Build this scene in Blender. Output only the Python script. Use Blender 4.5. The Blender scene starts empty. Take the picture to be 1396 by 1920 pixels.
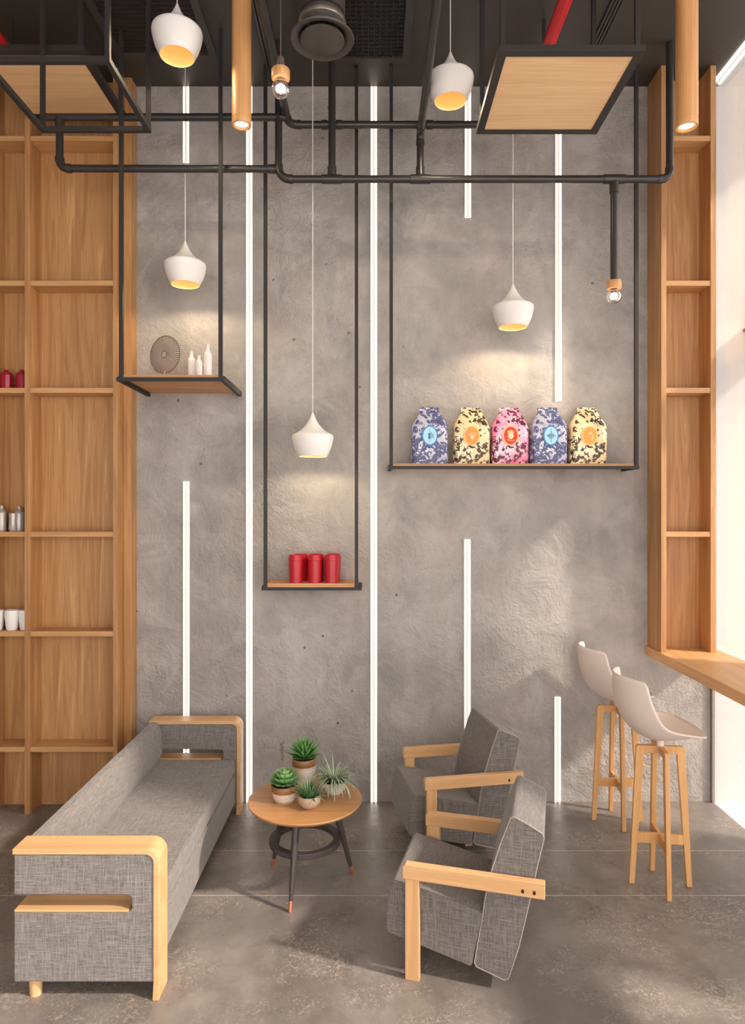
import bpy, bmesh, math, random
from mathutils import Vector, Matrix
random.seed(7)
PI = math.pi
S = bpy.context.scene
COL = S.collection

# ------------------------------------------------------------------ camera
F = 1260.0
cam_d = bpy.data.cameras.new('camera')
cam = bpy.data.objects.new('camera', cam_d)
COL.objects.link(cam)
cam.location = (0, 0, 1.95)
cam.rotation_euler = (PI / 2, 0, 0)
cam_d.sensor_fit = 'VERTICAL'
cam_d.sensor_height = 36
cam_d.lens = 36 * F / 1920
cam_d.clip_start = 0.05
S.camera = cam

# ------------------------------------------------------------------ exposure, sky, sun
S.view_settings.view_transform = 'Standard'
S.view_settings.look = 'None'
S.view_settings.gamma = 1
S.view_settings.use_curve_mapping = False
S.view_settings.exposure = 0.74
try:
    S.cycles.max_bounces = 10
    S.cycles.diffuse_bounces = 5
    S.cycles.transparent_max_bounces = 12
    S.cycles.sample_clamp_indirect = 6
    S.cycles.use_denoising = True
except Exception:
    pass
w = bpy.data.worlds.new('sky')
S.world = w
w.use_nodes = True
bg = w.node_tree.nodes['Background']
bg.inputs[0].default_value = (1.0, 0.955, 0.92, 1)
bg.inputs[1].default_value = 2.4

def add_light(name, kind, loc, energy, color, parent=None, **kw):
    d = bpy.data.lights.new(name, kind)
    d.energy = energy
    d.color = color
    for k, v in kw.items():
        setattr(d, k, v)
    o = bpy.data.objects.new(name, d)
    COL.objects.link(o)
    o.location = loc
    if parent:
        o.parent = parent
    return o

sun = add_light('sun', 'SUN', (6, 1, 7), 3.1, (1.0, 0.86, 0.73), angle=math.radians(3.5))
sun.rotation_euler = Vector((1, -0.40, 0.80)).to_track_quat('Z', 'Y').to_euler()

# ------------------------------------------------------------------ materials
class NT:
    def __init__(s, name):
        s.m = bpy.data.materials.new(name)
        s.m.use_nodes = True
        s.t = s.m.node_tree
        s.b = s.t.nodes['Principled BSDF']
    def n(s, ty, **kw):
        o = s.t.nodes.new(ty)
        for k, v in kw.items():
            if k.startswith('i_'):
                o.inputs[k[2:].replace('_', ' ')].default_value = v
            else:
                setattr(o, k, v)
        return o
    def l(s, a, b):
        s.t.links.new(a, b)
    def coord(s, scale=(1, 1, 1), kind='Object', rot=(0, 0, 0)):
        c = s.n('ShaderNodeTexCoord')
        m = s.n('ShaderNodeMapping')
        m.inputs['Scale'].default_value = scale
        m.inputs['Rotation'].default_value = rot
        s.l(c.outputs[kind], m.inputs['Vector'])
        return m.outputs[0]
    def noise(s, vec, scale, detail=4, rough=0.5, dist=0.0):
        o = s.n('ShaderNodeTexNoise')
        o.inputs['Scale'].default_value = scale
        o.inputs['Detail'].default_value = detail
        o.inputs['Roughness'].default_value = rough
        o.inputs['Distortion'].default_value = dist
        s.l(vec, o.inputs['Vector'])
        return o.outputs['Fac']
    def ramp(s, fac, stops, interp='LINEAR'):
        o = s.n('ShaderNodeValToRGB')
        o.color_ramp.interpolation = interp
        e = o.color_ramp.elements
        while len(e) < len(stops):
            e.new(0.5)
        for i, (p, c) in enumerate(stops):
            e[i].position = p
            if isinstance(c, (int, float)):
                c = (c, c, c)
            e[i].color = (*c[:3], 1)
        s.l(fac, o.inputs[0])
        return o.outputs[0]
    def mix(s, fac, a, b, mode='MIX'):
        o = s.n('ShaderNodeMix')
        o.data_type = 'RGBA'
        o.blend_type = mode
        for sock, v in ((o.inputs[0], fac), (o.inputs[6], a), (o.inputs[7], b)):
            if hasattr(v, 'links'):
                s.l(v, sock)
            elif isinstance(v, (int, float)):
                sock.default_value = v if sock.type == 'VALUE' else (v, v, v, 1)
            else:
                sock.default_value = (*v[:3], 1)
        return o.outputs[2]
    def math(s, op, a, b=0.0, c=None):
        o = s.n('ShaderNodeMath', operation=op)
        for i, v in enumerate((a, b, c)):
            if v is None:
                continue
            if hasattr(v, 'links'):
                s.l(v, o.inputs[i])
            else:
                o.inputs[i].default_value = v
        return o.outputs[0]
    def bump(s, h, strength=0.3, dist=0.01, prev=None):
        o = s.n('ShaderNodeBump')
        o.inputs['Strength'].default_value = strength
        o.inputs['Distance'].default_value = dist
        s.l(h, o.inputs['Height'])
        if prev:
            s.l(prev, o.inputs['Normal'])
        s.l(o.outputs[0], s.b.inputs['Normal'])
        return o.outputs[0]
    def base(s, v):
        if hasattr(v, 'links'):
            s.l(v, s.b.inputs['Base Color'])
        else:
            s.b.inputs['Base Color'].default_value = (*v, 1)
    def rough(s, v):
        if hasattr(v, 'links'):
            s.l(v, s.b.inputs['Roughness'])
        else:
            s.b.inputs['Roughness'].default_value = v

def srgb(r, g, b):
    f = lambda c: (c / 255 / 12.92) if c / 255 <= 0.04045 else ((c / 255 + 0.055) / 1.055) ** 2.4
    return (f(r), f(g), f(b))

def plain(name, col, rough=0.5, metal=0.0, speck=0.06):
    t = NT(name)
    f = t.noise(t.coord(), 60, 3)
    a = tuple(c * (1 - speck) for c in col)
    b = tuple(min(1, c * (1 + speck)) for c in col)
    t.base(t.ramp(f, [(0.3, a), (0.7, b)]))
    t.rough(rough)
    t.b.inputs['Metallic'].default_value = metal
    t.bump(f, 0.05, 0.001)
    return t.m

def wood(name, light, dark, axis='Z', rough=0.45, figure=1.0):
    t = NT(name)
    sc = {'X': (0.5, 9, 9), 'Y': (9, 0.5, 9), 'Z': (9, 9, 0.5)}[axis]
    fine = {'X': (3, 160, 160), 'Y': (160, 3, 160), 'Z': (160, 160, 3)}[axis]
    a = t.noise(t.coord(sc), 1.6, 5, 0.6, 1.3 * figure)
    rings = t.math('SINE', t.math('MULTIPLY', a, 46.0))
    rings = t.math('MULTIPLY_ADD', rings, 0.5, 0.5)
    b = t.noise(t.coord(fine), 1.0, 3, 0.6)
    mid = tuple((x + y) / 2 for x, y in zip(light, dark))
    c1 = t.ramp(a, [(0.3, dark), (0.52, mid), (0.72, light)])
    c2 = t.mix(t.math('MULTIPLY', rings, 0.28 * figure), c1, dark)
    c3 = t.mix(t.ramp(b, [(0.35, 0.35), (0.6, 0.0)]), c2, tuple(x * 0.8 for x in dark))
    t.base(c3)
    t.rough(rough)
    t.bump(b, 0.12, 0.002)
    return t.m

def concrete_wall():
    t = NT('concrete_wall')
    v = t.coord()
    big = t.noise(v, 0.9, 6, 0.62, 0.4)
    mid = t.noise(v, 4.5, 8, 0.65, 0.5)
    fine = t.noise(v, 55, 6, 0.6)
    streak = t.noise(t.coord((9, 9, 1.1)), 1.0, 5, 0.6)
    c = t.ramp(big, [(0.32, srgb(142, 136, 131)), (0.5, srgb(166, 159, 153)), (0.68, srgb(188, 180, 173))])
    c = t.mix(t.ramp(mid, [(0.34, 0.40), (0.56, 0.0)]), c, srgb(124, 119, 115))
    c = t.mix(t.ramp(t.noise(v, 2.6, 9, 0.72, 0.8), [(0.50, 0.0), (0.68, 0.35)]), c, srgb(204, 198, 192))
    c = t.mix(t.ramp(streak, [(0.55, 0.0), (0.8, 0.35)]), c, srgb(188, 177, 167))
    vo = t.n('ShaderNodeTexVoronoi')
    vo.inputs['Scale'].default_value = 5.0
    t.l(v, vo.inputs['Vector'])
    pit = t.ramp(vo.outputs['Distance'], [(0.030, 1.0), (0.05, 0.0)])
    c = t.mix(t.math('MULTIPLY', pit, 0.6), c, srgb(84, 76, 72))
    warm = t.noise(v, 1.7, 4)
    c = t.mix(t.ramp(warm, [(0.55, 0.0), (0.78, 0.3)]), c, srgb(176, 146, 128))
    t.base(c)
    t.rough(t.ramp(mid, [(0.3, 0.5), (0.7, 0.75)]))
    patch = t.ramp(t.noise(v, 1.3, 4, 0.6), [(0.42, 0.12), (0.62, 1.0)])
    stucco = t.noise(v, 26, 5, 0.6, 0.9)
    h = t.math('MULTIPLY', stucco, patch)
    h2 = t.math('ADD', t.math('MULTIPLY', mid, 1.6), t.math('MULTIPLY', fine, 0.22))
    h3 = t.math('SUBTRACT', t.math('ADD', h, h2), t.math('MULTIPLY', pit, 0.5))
    t.bump(h3, 0.9, 0.020)
    return t.m

def concrete_floor():
    t = NT('polished_concrete')
    v = t.coord()
    big = t.noise(v, 1.1, 7, 0.62, 0.5)
    mid = t.noise(v, 6, 8, 0.68, 0.4)
    c = t.ramp(big, [(0.3, srgb(100, 94, 90)), (0.5, srgb(126, 119, 113)), (0.72, srgb(154, 146, 139))])
    c = t.mix(t.ramp(mid, [(0.35, 0.45), (0.6, 0.0)]), c, srgb(86, 78, 73))
    area = t.ramp(t.noise(v, 2.3, 5, 0.7), [(0.46, 0.0), (0.60, 1.0)])
    chip = t.ramp(t.noise(v, 42, 6, 0.75, 1.8), [(0.52, 0.0), (0.60, 1.0)])
    chips = t.math('MULTIPLY', area, chip)
    c = t.mix(t.math('MULTIPLY', chips, 0.6), c, srgb(204, 186, 172))
    # two pale joints running across the floor
    sx = t.n('ShaderNodeSeparateXYZ')
    cc = t.n('ShaderNodeTexCoord')
    t.l(cc.outputs['Object'], sx.inputs[0])
    for y0 in (3.87, 3.417, 1.6):
        d = t.math('ABSOLUTE', t.math('SUBTRACT', sx.outputs['Y'], y0))
        k = t.math('LESS_THAN', d, 0.0035)
        c = t.mix(t.math('MULTIPLY', k, 0.75), c, srgb(196, 182, 170))
    t.base(c)
    t.rough(t.ramp(t.noise(v, 3.0, 6, 0.7), [(0.3, 0.22), (0.7, 0.46)]))
    t.b.inputs['Specular IOR Level'].default_value = 0.6
    hh = t.math('ADD', t.math('MULTIPLY', chips, 0.7), t.math('MULTIPLY', mid, 0.5))
    t.bump(hh, 0.35, 0.006)
    return t.m

def fabric(name, dark, light):
    t = NT(name)
    lo, hi = 18, 440
    fx = t.noise(t.coord((lo, hi, hi)), 1, 2, 0.6)
    fy = t.noise(t.coord((hi, lo, hi)), 1, 2, 0.6)
    fz = t.noise(t.coord((hi, hi, lo)), 1, 2, 0.6)
    m = t.math('MAXIMUM', t.math('MAXIMUM', fx, fy), fz)
    s_ = t.math('ADD', t.math('ADD', fx, fy), fz)
    k = t.math('ADD', t.math('MULTIPLY', m, 0.55), t.math('MULTIPLY', s_, 0.2))
    mid = tuple((a + b) / 2 for a, b in zip(dark, light))
    t.base(t.ramp(k, [(0.50, dark), (0.615, mid), (0.76, light)]))
    t.rough(0.9)
    t.b.inputs['Sheen Weight'].default_value = 0.25
    t.b.inputs['Specular IOR Level'].default_value = 0.25
    t.bump(k, 0.4, 0.002)
    return t.m

def emit(name, col, strength, base=(0.8, 0.8, 0.8)):
    t = NT(name)
    t.base(base)
    t.b.inputs['Emission Color'].default_value = (*col, 1)
    t.b.inputs['Emission Strength'].default_value = strength
    return t.m

def glass_pane():
    t = NT('window_glass')
    t.t.nodes.remove(t.b)
    tr = t.n('ShaderNodeBsdfTransparent')
    gl = t.n('ShaderNodeBsdfGlossy')
    gl.inputs['Roughness'].default_value = 0.02
    fr = t.n('ShaderNodeFresnel')
    fr.inputs[0].default_value = 1.35
    mx = t.n('ShaderNodeMixShader')
    t.l(t.math('MULTIPLY', fr.outputs[0], 0.5), mx.inputs[0])
    t.l(tr.outputs[0], mx.inputs[1])
    t.l(gl.outputs[0], mx.inputs[2])
    t.l(mx.outputs[0], t.t.nodes['Material Output'].inputs[0])
    return t.m

def blotch(name, ground, tint, mark, edge, lo, hi):
    """printed bag paper: soft ground tint with hard-edged blots"""
    t = NT(name)
    v = t.coord()
    g = t.mix(t.ramp(t.noise(v, 7, 3), [(0.4, 0.0), (0.65, 1.0)]), ground, tint)
    n1 = t.noise(v, 15, 2, 0.5, 2.2)
    n2 = t.noise(v, 34, 2, 0.5, 1.2)
    k = t.math('ADD', t.math('MULTIPLY', n1, 0.75), t.math('MULTIPLY', n2, 0.25))
    r = t.ramp(k, [(lo, 1.0), (hi, 0.0)])
    c = t.mix(r, g, mark)
    r2 = t.ramp(t.noise(v, 90, 2), [(0.6, 0.0), (0.64, 1.0)])
    c = t.mix(t.math('MULTIPLY', r2, t.math('MULTIPLY', r, 0.7)), c, edge)
    t.base(c)
    t.rough(0.42)
    t.bump(t.noise(v, 30, 3), 0.25, 0.004)
    return t.m

def leaf_mat(name, a, b, tip=None):
    t = NT(name)
    c = t.n('ShaderNodeTexCoord')
    sx = t.n('ShaderNodeSeparateXYZ')
    t.l(c.outputs['UV'], sx.inputs[0])
    d = t.math('ABSOLUTE', t.math('SUBTRACT', sx.outputs[0], 0.5))
    col = t.mix(t.ramp(d, [(0.12, 0.0), (0.34, 1.0)]), a, b)
    if tip:
        col = t.mix(t.ramp(sx.outputs[1], [(0.55, 0.0), (1.0, 1.0)]), col, tip)
    f = t.noise(t.coord(), 40, 3)
    col = t.mix(t.ramp(f, [(0.4, 0.25), (0.6, 0.0)]), col, tuple(x * 0.5 for x in a))
    t.base(col)
    t.rough(0.42)
    return t.m

M = {}
M['wall'] = concrete_wall()
M['floor'] = concrete_floor()
M['terrace_wall'] = plain('terrace_plaster', (0.68, 0.67, 0.655), 0.8, speck=0.02)
M['white_wall'] = plain('white_plaster', (0.80, 0.78, 0.76), 0.8, speck=0.02)
M['white_floor'] = plain('white_terrace', (0.82, 0.80, 0.78), 0.6, speck=0.02)
M['ceiling'] = plain('dark_ceiling_paint', srgb(62, 56, 52), 0.55, speck=0.12)
M['black'] = plain('black_metal', srgb(40, 36, 34), 0.62, 0.0)
M['pipe'] = plain('charcoal_pipe', srgb(48, 43, 42), 0.36, 0.0)
M['vent'] = plain('vent_black', srgb(30, 27, 26), 0.6)
M['duct'] = plain('duct_grey', srgb(66, 60, 57), 0.45)
M['steel'] = plain('brushed_steel', srgb(200, 190, 175), 0.3, 0.9)
M['red'] = plain('red_pipe_paint', srgb(200, 24, 32), 0.35)
OL, OD = srgb(216, 168, 112), srgb(176, 122, 70)
M['case_z'] = wood('bookcase_wood_vertical', srgb(214, 166, 112), srgb(160, 110, 64), 'Z')
M['case_x'] = wood('bookcase_wood_horizontal', srgb(218, 172, 120), srgb(184, 134, 86), 'X', figure=0.5)
M['shelf_x'] = wood('shelf_board_wood', srgb(214, 164, 110), srgb(180, 124, 76), 'X', figure=0.7)
M['panel_x'] = wood('panel_wood', srgb(242, 208, 162), srgb(214, 170, 120), 'X', figure=0.7)
M['counter'] = wood('counter_wood', srgb(226, 182, 130), srgb(196, 146, 94), 'Y', figure=0.6)
M['tube'] = wood('tube_wood', srgb(226, 174, 116), srgb(196, 138, 82), 'Z', figure=0.5)
M['oak_x'] = wood('oak_trim_x', srgb(226, 184, 136), srgb(202, 154, 104), 'X', figure=0.4)
M['oak_z'] = wood('oak_trim_z', srgb(226, 184, 136), srgb(202, 154, 104), 'Z', figure=0.4)
M['stool'] = wood('stool_wood', srgb(232, 182, 122), srgb(208, 152, 92), 'Z', figure=0.4)
M['table'] = wood('table_wood', srgb(200, 150, 98), srgb(168, 118, 72), 'X', 0.38, 0.7)
M['fabric'] = fabric('grey_weave', srgb(84, 79, 76), srgb(150, 143, 138))
M['fabric_dark'] = fabric('dark_grey_weave', srgb(76, 71, 68), srgb(136, 129, 124))
M['seam'] = plain('seam_thread', srgb(150, 142, 136), 0.8)
M['shell'] = plain('white_shell', srgb(224, 208, 197), 0.45, speck=0.01)
M['shade'] = plain('white_shade', srgb(232, 226, 221), 0.6, speck=0.015)
M['shade_in'] = plain('shade_lining', srgb(238, 196, 138), 0.7, speck=0.02)
M['cord'] = plain('white_cord', srgb(222, 216, 210), 0.6)
M['cordlamp'] = plain('brown_cord', srgb(96, 84, 78), 0.5)
M['led_rim'] = plain('led_channel', srgb(208, 204, 200), 0.35)
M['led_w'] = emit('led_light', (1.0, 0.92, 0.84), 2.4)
M['led_c'] = emit('led_core', (1.0, 0.84, 0.66), 0.50, (0.12, 0.11, 0.10))
M['lens'] = emit('spot_lens', (1.0, 0.86, 0.72), 1.1)
M['filament'] = emit('glowing_core', (1.0, 0.88, 0.78), 5.0)
M['frosted'] = emit('frosted_bulb', (1.0, 0.66, 0.34), 0.6)
M['frame_grey'] = plain('window_frame_grey', srgb(128, 120, 114), 0.5)
M['glass'] = glass_pane()
M['cup'] = plain('red_cup', srgb(176, 20, 34), 0.33, speck=0.02)
M['jar_red'] = plain('dark_red_glaze', srgb(150, 12, 40), 0.3)
M['silver'] = plain('silver_glaze', srgb(176, 166, 158), 0.3, 0.3)
M['ribs'] = plain('disc_ribs', srgb(216, 198, 184), 0.5)
M['ceramic'] = plain('white_ceramic', srgb(236, 230, 226), 0.35, speck=0.02)
M['pot'] = plain('pot_cream', srgb(214, 200, 186), 0.5, speck=0.08)
M['pot_brown'] = plain('pot_glaze_brown', srgb(134, 92, 54), 0.35)
M['pot_taupe'] = plain('pot_taupe', srgb(172, 150, 130), 0.55, speck=0.08)
M['soil'] = plain('soil', srgb(52, 40, 32), 0.95, speck=0.4)
M['tablemetal'] = plain('table_leg_paint', srgb(66, 58, 58), 0.45)
M['copper'] = plain('copper_cap', srgb(214, 140, 104), 0.3, 0.7)
M['hole'] = plain('bolt_hole', srgb(60, 34, 18), 0.8)
M['agave'] = leaf_mat('agave_leaf', srgb(104, 158, 78), srgb(40, 92, 44), srgb(128, 176, 96))
M['rosette'] = leaf_mat('rosette_leaf', srgb(128, 178, 112), srgb(84, 142, 84), srgb(150, 186, 120))
M['spider'] = leaf_mat('spider_leaf', srgb(206, 214, 186), srgb(86, 116, 78))
M['grassy'] = leaf_mat('grass_leaf', srgb(112, 150, 98), srgb(52, 96, 54), srgb(160, 184, 140))
M['stem'] = plain('dry_stem', srgb(120, 108, 90), 0.8)
M['bag_blue'] = blotch('bag_print_blue', srgb(222, 222, 232), srgb(176, 172, 188), srgb(80, 84, 126), srgb(206, 208, 226), 0.505, 0.525)
M['bag_cream'] = blotch('bag_print_cream', srgb(246, 230, 190), srgb(232, 200, 146), srgb(58, 34, 26), srgb(160, 110, 70), 0.455, 0.475)
M['bag_pink'] = blotch('bag_print_pink', srgb(252, 214, 232), srgb(236, 110, 150), srgb(86, 10, 40), srgb(190, 40, 90), 0.45, 0.47)
M['b_blue'] = plain('badge_pale_blue', srgb(176, 222, 240), 0.5)
M['b_blue_r'] = plain('badge_blue_ring', srgb(60, 136, 196), 0.5)
M['b_or'] = plain('badge_orange', srgb(232, 150, 70), 0.5)
M['b_or_r'] = plain('badge_yellow_ring', srgb(250, 200, 110), 0.5)
M['b_red'] = plain('badge_red', srgb(222, 46, 34), 0.5)
M['b_ink'] = plain('badge_ink_blue', srgb(54, 110, 150), 0.5)
M['b_pale'] = plain('badge_ink_pale', srgb(250, 214, 160), 0.5)

# ------------------------------------------------------------------ mesh helpers
def B():
    return bmesh.new()

def box(bm, x0, x1, y0, y1, z0, z1):
    vs = [bm.verts.new((x, y, z)) for z in (z0, z1) for y in (y0, y1) for x in (x0, x1)]
    for f in ((0, 2, 3, 1), (4, 5, 7, 6), (0, 1, 5, 4), (2, 6, 7, 3), (0, 4, 6, 2), (1, 3, 7, 5)):
        bm.faces.new([vs[i] for i in f])
    return vs

def bar(bm, p, q, wx, wz, up=(0, 0, 1)):
    """rectangular bar from p to q, wx sideways, wz along up"""
    p, q = Vector(p), Vector(q)
    d = (q - p).normalized()
    u = Vector(up)
    s = d.cross(u)
    if s.length < 1e-4:
        u = Vector((0, 1, 0))
        s = d.cross(u)
    s.normalize()
    u = s.cross(d).normalized()
    vs = []
    for c in (p, q):
        for a, b in ((-1, -1), (1, -1), (1, 1), (-1, 1)):
            vs.append(bm.verts.new(c + s * wx / 2 * a + u * wz / 2 * b))
    for f in ((3, 2, 1, 0), (4, 5, 6, 7), (0, 1, 5, 4), (1, 2, 6, 5), (2, 3, 7, 6), (3, 0, 4, 7)):
        bm.faces.new([vs[i] for i in f])

def tube(bm, pts, r, seg=16, caps=True):
    pts = [Vector(p) for p in pts]
    n = len(pts)
    rs = r if isinstance(r, (list, tuple)) else [r] * n
    rings = []
    t0 = (pts[1] - pts[0]).normalized()
    ref = Vector((0, 0, 1)) if abs(t0.z) < 0.9 else Vector((0, 1, 0))
    a = t0.cross(ref).normalized()
    for i, p in enumerate(pts):
        if i == 0:
            t = t0
        elif i == n - 1:
            t = (pts[-1] - pts[-2]).normalized()
        else:
            t = ((pts[i + 1] - p).normalized() + (p - pts[i - 1]).normalized()).normalized()
        a = (a - t * a.dot(t)).normalized()
        b = t.cross(a)
        rings.append([bm.verts.new(p + (a * math.cos(2 * PI * k / seg) + b * math.sin(2 * PI * k / seg)) * rs[i]) for k in range(seg)])
    for i in range(n - 1):
        for k in range(seg):
            k2 = (k + 1) % seg
            bm.faces.new((rings[i][k], rings[i][k2], rings[i + 1][k2], rings[i + 1][k]))
    if caps:
        bm.faces.new(rings[0][::-1])
        bm.faces.new(rings[-1])

def lathe(bm, prof, c=(0, 0, 0), seg=40, mats=None):
    """prof = [(r, z)...]"""
    rings = []
    for r, z in prof:
        if r < 1e-5:
            rings.append([bm.verts.new((c[0], c[1], c[2] + z))])
        else:
            rings.append([bm.verts.new((c[0] + r * math.cos(2 * PI * k / seg), c[1] + r * math.sin(2 * PI * k / seg), c[2] + z)) for k in range(seg)])
    for i in range(len(prof) - 1):
        A, Bb = rings[i], rings[i + 1]
        for k in range(seg):
            k2 = (k + 1) % seg
            if len(A) == 1 and len(Bb) == 1:
                continue
            if len(A) == 1:
                f = bm.faces.new((A[0], Bb[k2], Bb[k]))
            elif len(Bb) == 1:
                f = bm.faces.new((A[k], A[k2], Bb[0]))
            else:
                f = bm.faces.new((A[k], A[k2], Bb[k2], Bb[k]))
            if mats:
                f.material_index = mats[i]

def prism(bm, poly, fn0, fn1):
    """extrude 2-D polygon between two placements"""
    a = [bm.verts.new(fn0(*p)) for p in poly]
    b = [bm.verts.new(fn1(*p)) for p in poly]
    n = len(poly)
    bm.faces.new(a)
    bm.faces.new(b[::-1])
    for i in range(n):
        j = (i + 1) % n
        bm.faces.new((a[i], b[i], b[j], a[j]))

def arc(cx, cz, r, a0, a1, n=6):
    return [(cx + r * math.cos(math.radians(a0 + (a1 - a0) * i / n)), cz + r * math.sin(math.radians(a0 + (a1 - a0) * i / n))) for i in range(n + 1)]

OFF = {}

def mk(name, bm, mat, bevel=0.0, seg=2, sharp=38, subsurf=0):
    bmesh.ops.recalc_face_normals(bm, faces=bm.faces)
    me = bpy.data.meshes.new(name)
    bm.to_mesh(me)
    bm.free()
    for m in (mat if isinstance(mat, (list, tuple)) else [mat]):
        me.materials.append(m)
    for p in me.polygons:
        p.use_smooth = True
    me.set_sharp_from_angle(angle=math.radians(sharp))
    o = bpy.data.objects.new(name, me)
    COL.objects.link(o)
    if bevel:
        b = o.modifiers.new('bevel', 'BEVEL')
        b.width = bevel
        b.segments = seg
        b.limit_method = 'ANGLE'
        b.angle_limit = math.radians(35)
        b.harden_normals = True
    if subsurf:
        s = o.modifiers.new('sub', 'SUBSURF')
        s.levels = s.render_levels = subsurf
    return o

def E(name, label, cat, loc, group=None, rz=0.0, local=False):
    o = bpy.data.objects.new(name, None)
    o.empty_display_size = 0.1
    COL.objects.link(o)
    o.location = loc
    o.rotation_euler = (0, 0, rz)
    o['label'] = label
    o['category'] = cat
    if group:
        o['group'] = group
    OFF[o] = Vector((0, 0, 0)) if local else Vector(loc)
    return o

def P(name, bm, mat, parent, label=None, **kw):
    off = OFF[parent]
    if off.length:
        bmesh.ops.translate(bm, verts=bm.verts, vec=-off)
    o = mk(name, bm, mat, **kw)
    o.parent = parent
    OFF[o] = off
    if label:
        o['label'] = label
    return o

def T(name, bm, mat, label, cat, group=None, **kw):
    xs = [v.co.x for v in bm.verts]; ys = [v.co.y for v in bm.verts]; zs = [v.co.z for v in bm.verts]
    c = Vector(((min(xs) + max(xs)) / 2, (min(ys) + max(ys)) / 2, min(zs)))
    bmesh.ops.translate(bm, verts=bm.verts, vec=-c)
    o = mk(name, bm, mat, **kw)
    o.location = c
    o['label'] = label
    o['category'] = cat
    if group:
        o['group'] = group
    return o

def ST(name, bm, mat, parent=None, **kw):
    o = mk(name, bm, mat, **kw)
    if parent:
        o.parent = parent
    else:
        o['kind'] = 'structure'
    return o

def dup(root, loc, label, rz=None, group=None):
    def rec(o, par):
        c = o.copy()
        COL.objects.link(c)
        if par:
            c.parent = par
            c.matrix_parent_inverse = o.matrix_parent_inverse
        for ch in [x for x in list(bpy.data.objects) if x.parent == o]:
            rec(ch, c)
        return c
    r = rec(root, None)
    r.location = loc
    if rz is not None:
        r.rotation_euler = (0, 0, rz)
    r['label'] = label
    if group:
        r['group'] = group
    return r

CZ, WY, FX = 4.815, 4.525, 2.29      # ceiling height, back wall, glazed side

# ================================================================== setting
b = B(); box(b, -2.6, FX, -2.6, 4.66, -0.10, 0.0); ST('floor', b, M['floor'])
b = B(); box(b, -2.6, FX, WY, 4.66, 0.0, CZ); ST('wall_back', b, M['wall'])
b = B(); box(b, -2.6, -2.5, -2.6, WY, 0.0, CZ); ST('wall_left', b, M['wall'])
b = B(); box(b, -2.6, FX + 0.03, -2.6, 4.66, CZ, CZ + 0.12); ST('ceiling', b, M['ceiling'])
b = B(); box(b, -2.5, FX, -2.6, -2.45, 3.9, CZ); ST('wall_front', b, M['white_wall'])
b = B(); box(b, FX, 3.9, WY, 4.66, -0.1, CZ + 0.12); ST('wall_terrace', b, M['terrace_wall'])
b = B(); box(b, FX, 3.9, -2.2, WY, -0.1, 0.0); ST('floor_terrace', b, M['white_floor'])
b = B(); box(b, FX + 0.03, 3.26, -1.6, WY, CZ, CZ + 0.12); ST('ceiling_terrace', b, M['terrace_wall'])
b = B()
box(b, FX - 0.005, FX + 0.001, -2.4, WY - 0.03, 0.002, CZ - 0.002)
wn = ST('window_1', b, M['glass'])
b = B(); box(b, FX - 0.016, FX + 0.004, WY - 0.022, WY, 0.0, CZ); ST('window_frame', b, M['frame_grey'], wn)
b = B(); box(b, 3.30, 3.42, 1.94, 3.53, 0.0, CZ + 0.12); ST('sun_blocker', b, M['white_wall'])  # unseen block added outside to cut the sun into wall and floor patches
# slim glowing strip imitating the sunlit edge where the ceiling meets the glazing
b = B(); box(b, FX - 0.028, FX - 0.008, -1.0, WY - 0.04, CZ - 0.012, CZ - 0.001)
T('sunlit_edge_glow', b, M['led_w'], 'thin glowing strip imitating the sunlit ceiling edge above the glazing', 'light')
# slim dark sun canopy outside, on the white wall
b = B(); box(b, 2.492, 2.88, 3.1, WY, 3.160, 3.182)
T('sun_canopy', b, M['black'], 'thin dark canopy slab on the white outside wall, only its tip in view', 'canopy')

# ================================================================== bookcases
def shelf_z(py, s):
    return 1.95 + (960 - py) / s

lb = E('bookcase', 'tall light wood bookcase against the left part of the back wall', 'bookcase', (-2.05, 4.43, 0))
for x0, x1, y1 in ((-1.672, -1.642, WY), (-2.241, -2.206, 4.50), (-2.480, -2.452, 4.50)):
    b = B(); box(b, x0, x1, 4.33, y1, 0, CZ); P('side_panel', b, M['case_z'], lb, bevel=0.0015)
b = B(); box(b, -2.452, -1.672, 4.485, 4.50, 0.0, CZ); P('back_panel', b, M['case_z'], lb)
b = B(); box(b, -1.641, -1.587, 4.43, WY, 0, CZ); P('filler_strip', b, M['case_z'], lb, bevel=0.0015)
for py in (254, 525.5, 727, 997, 1184, 1401):
    z = shelf_z(py, 291)
    for x0, x1 in ((-2.2055, -1.6725), (-2.4515, -2.2415)):
        b = B(); box(b, x0, x1, 4.334, 4.4845, z - 0.033, z); P('shelf', b, M['case_x'], lb, bevel=0.0015)

CT = 1.049
rb = E('bookcase', 'narrow tall wood bookcase standing on the counter by the window', 'bookcase', (2.02, 4.42, CT))
for x0, x1, y1 in ((1.850, 1.884, WY), (2.167, 2.203, WY)):
    b = B(); box(b, x0, x1, 4.31, y1, CT, CZ); P('side_panel', b, M['case_z'], rb, bevel=0.0015)
b = B(); box(b, 1.884, 2.167, 4.462, 4.48, CT, CZ); P('back_panel', b, M['case_z'], rb)
for py in (254, 526, 727, 997):
    z = shelf_z(py, 292.3)
    b = B(); box(b, 1.8845, 2.1665, 4.313, 4.4615, z - 0.033, z); P('shelf', b, M['case_x'], rb, bevel=0.0015)

b = B(); box(b, 1.84, 2.255, 0.9, WY, 0.987, CT)
T('bar_counter', b, M['counter'], 'thick light wood bar counter running along the window at right', 'counter', bevel=0.003)

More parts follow.
